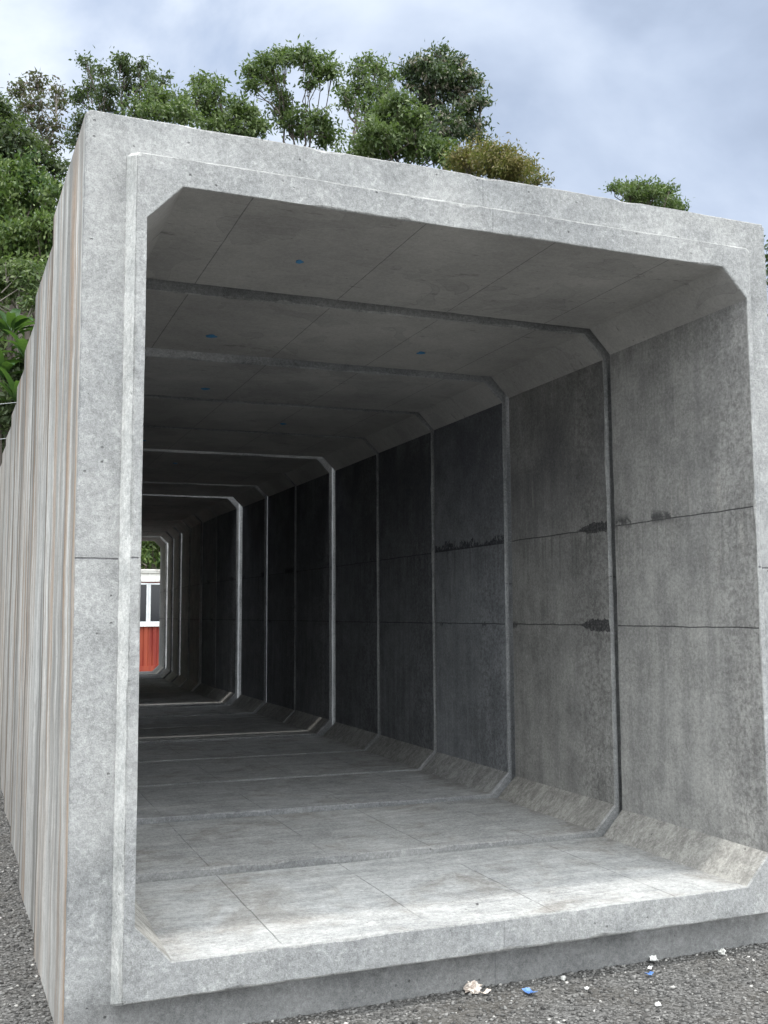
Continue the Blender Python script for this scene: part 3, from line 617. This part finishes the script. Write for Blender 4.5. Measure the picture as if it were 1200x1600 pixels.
# undergrowth over the whole slope
rg = np.random.default_rng(5); n = 90000
ux = rg.uniform(-30, 62, n); uy = rg.uniform(30, 62, n)
uz = np.array([gh(a, b) for a, b in zip(ux, uy)])+np.abs(rg.normal(size=n))*0.6*(0.4+np.array([abs(mnoise.noise(Vector((a*.5, b*.5, 3)))) for a, b in zip(ux, uy)])*2)
tag(link('undergrowth', leaves_mesh(np.column_stack([ux, uy, uz]), .42, rg, .2, .6), LM['green']), 'mixed green undergrowth covering the hillside', 'undergrowth', kind='stuff')
print('leaves', tot)

# ------------------------------------------------------------------ cabin seen through the far opening
def simplemat(name, c1, c2, scale=3, rough=.6, stretch=(1, 1, 1), lo=.35, hi=.65, spec=.3, extra=None):
    m, T = newmat(name); co = T.n('ShaderNodeTexCoord').outputs['Object']
    n = T.noise(T.vm('MULTIPLY', co, stretch).outputs[0], scale, 5, .65)
    finish(T, T.mix(T.rng(n, lo, hi), c1, c2), rough, spec=spec, extra=extra); return m
redm = simplemat('red_sheet', (0.20, 0.026, 0.018), (0.30, 0.06, 0.03), 2.2, .55, (1.6, 1, .25))
whm = simplemat('white_painted_steel', (0.66, 0.66, 0.62), (0.80, 0.80, 0.78), 2, .5)
rustw = simplemat('weathered_white_fascia', (0.36, 0.33, 0.29), (0.78, 0.77, 0.73), 3.2, .6, (1, 1, .6), .33, .5)
glassm, T = newmat('dark_glass'); finish(T, (0.006, 0.008, 0.012, 1), 0.08, spec=.5)
alm = simplemat('aluminium_frame', (0.55, 0.57, 0.58), (0.68, 0.70, 0.70), 4, .4)
CY = 22.5
def atY(px, py, Y):
    dr = fwd + RX*((px-600)/F_PX) - UP*((py-800)/F_PX); t_ = (Y-CAM.y)/dr.y; return CAM+dr*t_
pl_, pr_ = atY(237, 976, CY), atY(253, 976, CY)
zc = lambda py: atY(240, py, CY).z
xc = lambda px: atY(px, 940, CY).x
cab = bpy.data.objects.new('site_cabin', None); COL.objects.link(cab); cab.location = (0, CY, 0)
tag(cab, 'red corrugated site cabin with a white window band, seen through the far opening', 'cabin')
X0, X1 = xc(240)-2.4, xc(240)+3.7; ZS = zc(976); ZT = zc(911); ZR = zc(892)
def corr(x0, x1, z0, z1, y, per=.22, dp=.035):
    b = MB(); x = x0; pr = []
    while x < x1:
        pr += [(x, 0), (x+per*.30, 0), (x+per*.42, dp), (x+per*.80, dp), (x+per*.92, 0)]; x += per
    vs = [(a, y+c, z0) for a, c in pr]+[(a, y+c, z1) for a, c in pr]; n = len(pr)
    b.add(vs, [(i, i+1, n+i+1, n+i) for i in range(n-1)]); return b
corr(X0, X1, 0.15, ZS-.03, 0).build('lower_wall', redm, cab)
b = MB(); b.box(X0-.03, X1+.03, -.03, .10, 0.0, .15); b.build('base_rail', redm, cab)
b = MB(); b.box(X0-.04, X1+.04, -.06, .06, ZS-.045, ZS+.035); b.build('sill_rail', whm, cab)
b = MB(); b.box(X0, X1, .06, 2.4, .15, ZR-.06); b.build('body', simplemat('cabin_body', (.35, .06, .03), (.45, .08, .04)), cab)
b = MB(); b.box(X0-.05, X1+.05, -.05, .055, zc(909), zc(899)); b.box(X0-.08, X1+.08, -.10, .05, ZR-.05, ZR); b.build('fascia', rustw, cab)
b = MB(); b.box(X0-.04, X1+.04, -.02, .05, zc(899)+.002, ZR-.052)
for i in range(9):
    x = X0+i*(X1-X0)/8; b.box(x-.03, x+.03, -.055, -.022, zc(899)+.004, ZR-.055)
b.build('gutter', rustw, cab)
b = MB(); b.box(X0-.10, X1+.10, -.13, 2.5, ZR+.002, ZR+.035); b.build('roof', rustw, cab)
# windows: repeat along the band
wW = xc(253)-xc(231.5)
for i in range(5):
    xw = xc(231.5)+(i-1.85)*0.0
winx = [xc(232)-1.085, xc(232)+0.0, xc(232)+1.085]
for wx in winx:
    if wx < X0 or wx+1 > X1: continue
    f = MB(); x0, x1 = wx-.0, wx+1.08; z0, z1 = ZS+.04, ZT
    f.box(x0, x0+.05, -.03, .055, z0, z1); f.box(x1-.05, x1, -.03, .055, z0, z1); f.box(x0+.05, x1-.05, -.03, .055, z1-.04, z1); f.box(x0+.05, x1-.05, -.03, .055, z0, z0+.04)
    f.box(x0+.50, x0+.55, -.025, .05, z0+.04, z1-.04)
    fo = f.build('window', alm, cab)
    g = MB(); g.box(x0+.05, x0+.50, .02, .03, z0+.04, z1-.04); g.box(x0+.55, x1-.05, .005, .015, z0+.04, z1-.04); g.build('pane', glassm, fo)

# ------------------------------------------------------------------ litter on the gravel
def onground(px, py):
    dr = fwd + RX*((px-600)/F_PX) - UP*((py-800)/F_PX); t_ = -CAM.z/dr.z; p = CAM+dr*t_; return p
def crumple(name, label, cat, px, py, s, mat, seed, flat=.5, group=None, z=0.0, loc=None):
    rg = np.random.default_rng(seed); bm = bmesh.new(); bmesh.ops.create_icosphere(bm, subdivisions=3, radius=1)
    ox = Vector(rg.normal(size=3)*5)
    for v in bm.verts:
        k = 0.55+0.9*abs(mnoise.noise(v.co*1.6+ox))+.5*mnoise.noise(v.co*4+ox); v.co = Vector((v.co.x*k*s[0], v.co.y*k*s[1], v.co.z*k*s[2]))
    zl = min(v.co.z for v in bm.verts)
    for v in bm.verts: v.co.z -= zl*0.85
    me = bpy.data.meshes.new(name); bm.to_mesh(me); bm.free()
    p = onground(px, py) if loc is None else Vector(loc); o = link(name, me, mat, None, (p.x, p.y, p.z if loc is not None else .003)); tag(o, label, cat, group); return o
def scrap(name, label, cat, px, py, w, h, mat, seed, curl=.5, group=None):
    rg = np.random.default_rng(seed); n = 12; vs = []; ox = Vector(rg.normal(size=3)*5); an = rg.random()*3
    for j in range(n+1):
        for i in range(n+1):
            u, v = i/n-.5, j/n-.5
            k = 1+.55*mnoise.noise(Vector((math.atan2(v, u)*1.3, 1, 0))+ox)
            x, y = u*w*k, v*h*k; z = .006+curl*w*(u*u*1.6+.25*abs(mnoise.noise(Vector((u*4, v*4, 0))+ox)))
            vs.append((x*math.cos(an)-y*math.sin(an), x*math.sin(an)+y*math.cos(an), z))
    fs = [(j*(n+1)+i, j*(n+1)+i+1, (j+1)*(n+1)+i+1, (j+1)*(n+1)+i) for j in range(n) for i in range(n)]
    p = onground(px, py); me = mesh(name, vs, fs); o = link(name, me, mat, None, (p.x, p.y, .004)); tag(o, label, cat, group)
    md = o.modifiers.new('thickness', 'SOLIDIFY'); md.thickness = .0012; return o
paper = simplemat('dirty_paper', (.50, .42, .36), (.78, .72, .66), 40, .8)
whitep = simplemat('white_plastic', (.70, .70, .68), (.84, .84, .82), 20, .5)
bluep = simplemat('blue_bag_plastic', (.06, .15, .42), (.18, .32, .62), 30, .4)
stonep = simplemat('pale_stone', (.42, .42, .40), (.70, .70, .67), 30, .85)
crumple('crumpled_paper', 'crumpled dirty cream paper lying against the concrete base', 'litter', 739, 1552, (.038, .030, .025), paper, 1)
scrap('paper_strip', 'torn curled strip of dirty paper right beside the crumpled paper', 'litter', 757, 1556, .045, .016, paper, 2, .5)
scrap('plastic_scrap', 'bright blue torn plastic scrap near the middle of the concrete base', 'litter', 828, 1555, .044, .028, bluep, 3, .5)
scrap('plastic_scrap', 'small blue plastic scrap lying just below the curled white shard', 'litter', 1015, 1526, .028, .018, bluep, 4, .45)
scrap('plastic_scrap', 'small white flake directly above the small blue scrap', 'litter', 1015, 1517, .028, .016, whitep, 5, .3)
scrap('plastic_shard', 'curled white plastic shard against the concrete base', 'litter', 1022, 1505, .062, .030, whitep, 6, .45)
crumple('stone', 'pale lumpy stone touching the concrete base near the right border', 'stone', 1128, 1494, (.018, .015, .014), stonep, 7)
crumple('stone', 'small pale stone between the two blue scraps', 'stone', 880, 1533, (.012, .010, .009), stonep, 8)
crumple('stone', 'white pebble on the open gravel at the bottom, below the small blue scrap', 'stone', 1028, 1573, (.014, .010, .008), whitep, 9)
crumple('stone', 'white pebble left of centre between the crumpled paper and the small stone', 'stone', 917, 1547, (.012, .007, .006), whitep, 10)
p = CAM+(fwd + RX*((746-600)/F_PX) - UP*((1414-800)/F_PX))*1.0; dr = p-CAM; t_ = (.2685-CAM.z)/dr.z; p = CAM+dr*t_
crumple('pebble', 'tiny grey pebble on the floor of the foremost concrete section', 'stone', 0, 0, (.007, .006, .005), simplemat('grey_stone', (.12, .12, .12), (.2, .2, .2)), 12, loc=p)
# cables strung across the thicket at the left
cabm = simplemat('cable_sheath', (.45, .47, .47), (.55, .57, .57))
for (a, b_, lab) in (((-60, 634), (60, 624), 'upper thin grey cable crossing the thicket at the left'), ((-60, 690), (40, 680), 'lower thin grey cable crossing the thicket at the left')):
    pa, pb = at(a[0], a[1], 24), at(b_[0], b_[1], 22); pa = pa+(pa-pb)*6
    pb = pb+(pb-at(a[0], a[1], 24))*4
    m = MB(); pts = [pa.lerp(pb, i/16)+Vector((0, 0, -.35*math.sin(math.pi*i/16)+.30)) for i in range(17)]
    m.tube(pts, [.006]*17, 5); tag(m.build('cable', cabm), lab, 'cable', 'cables over the thicket')
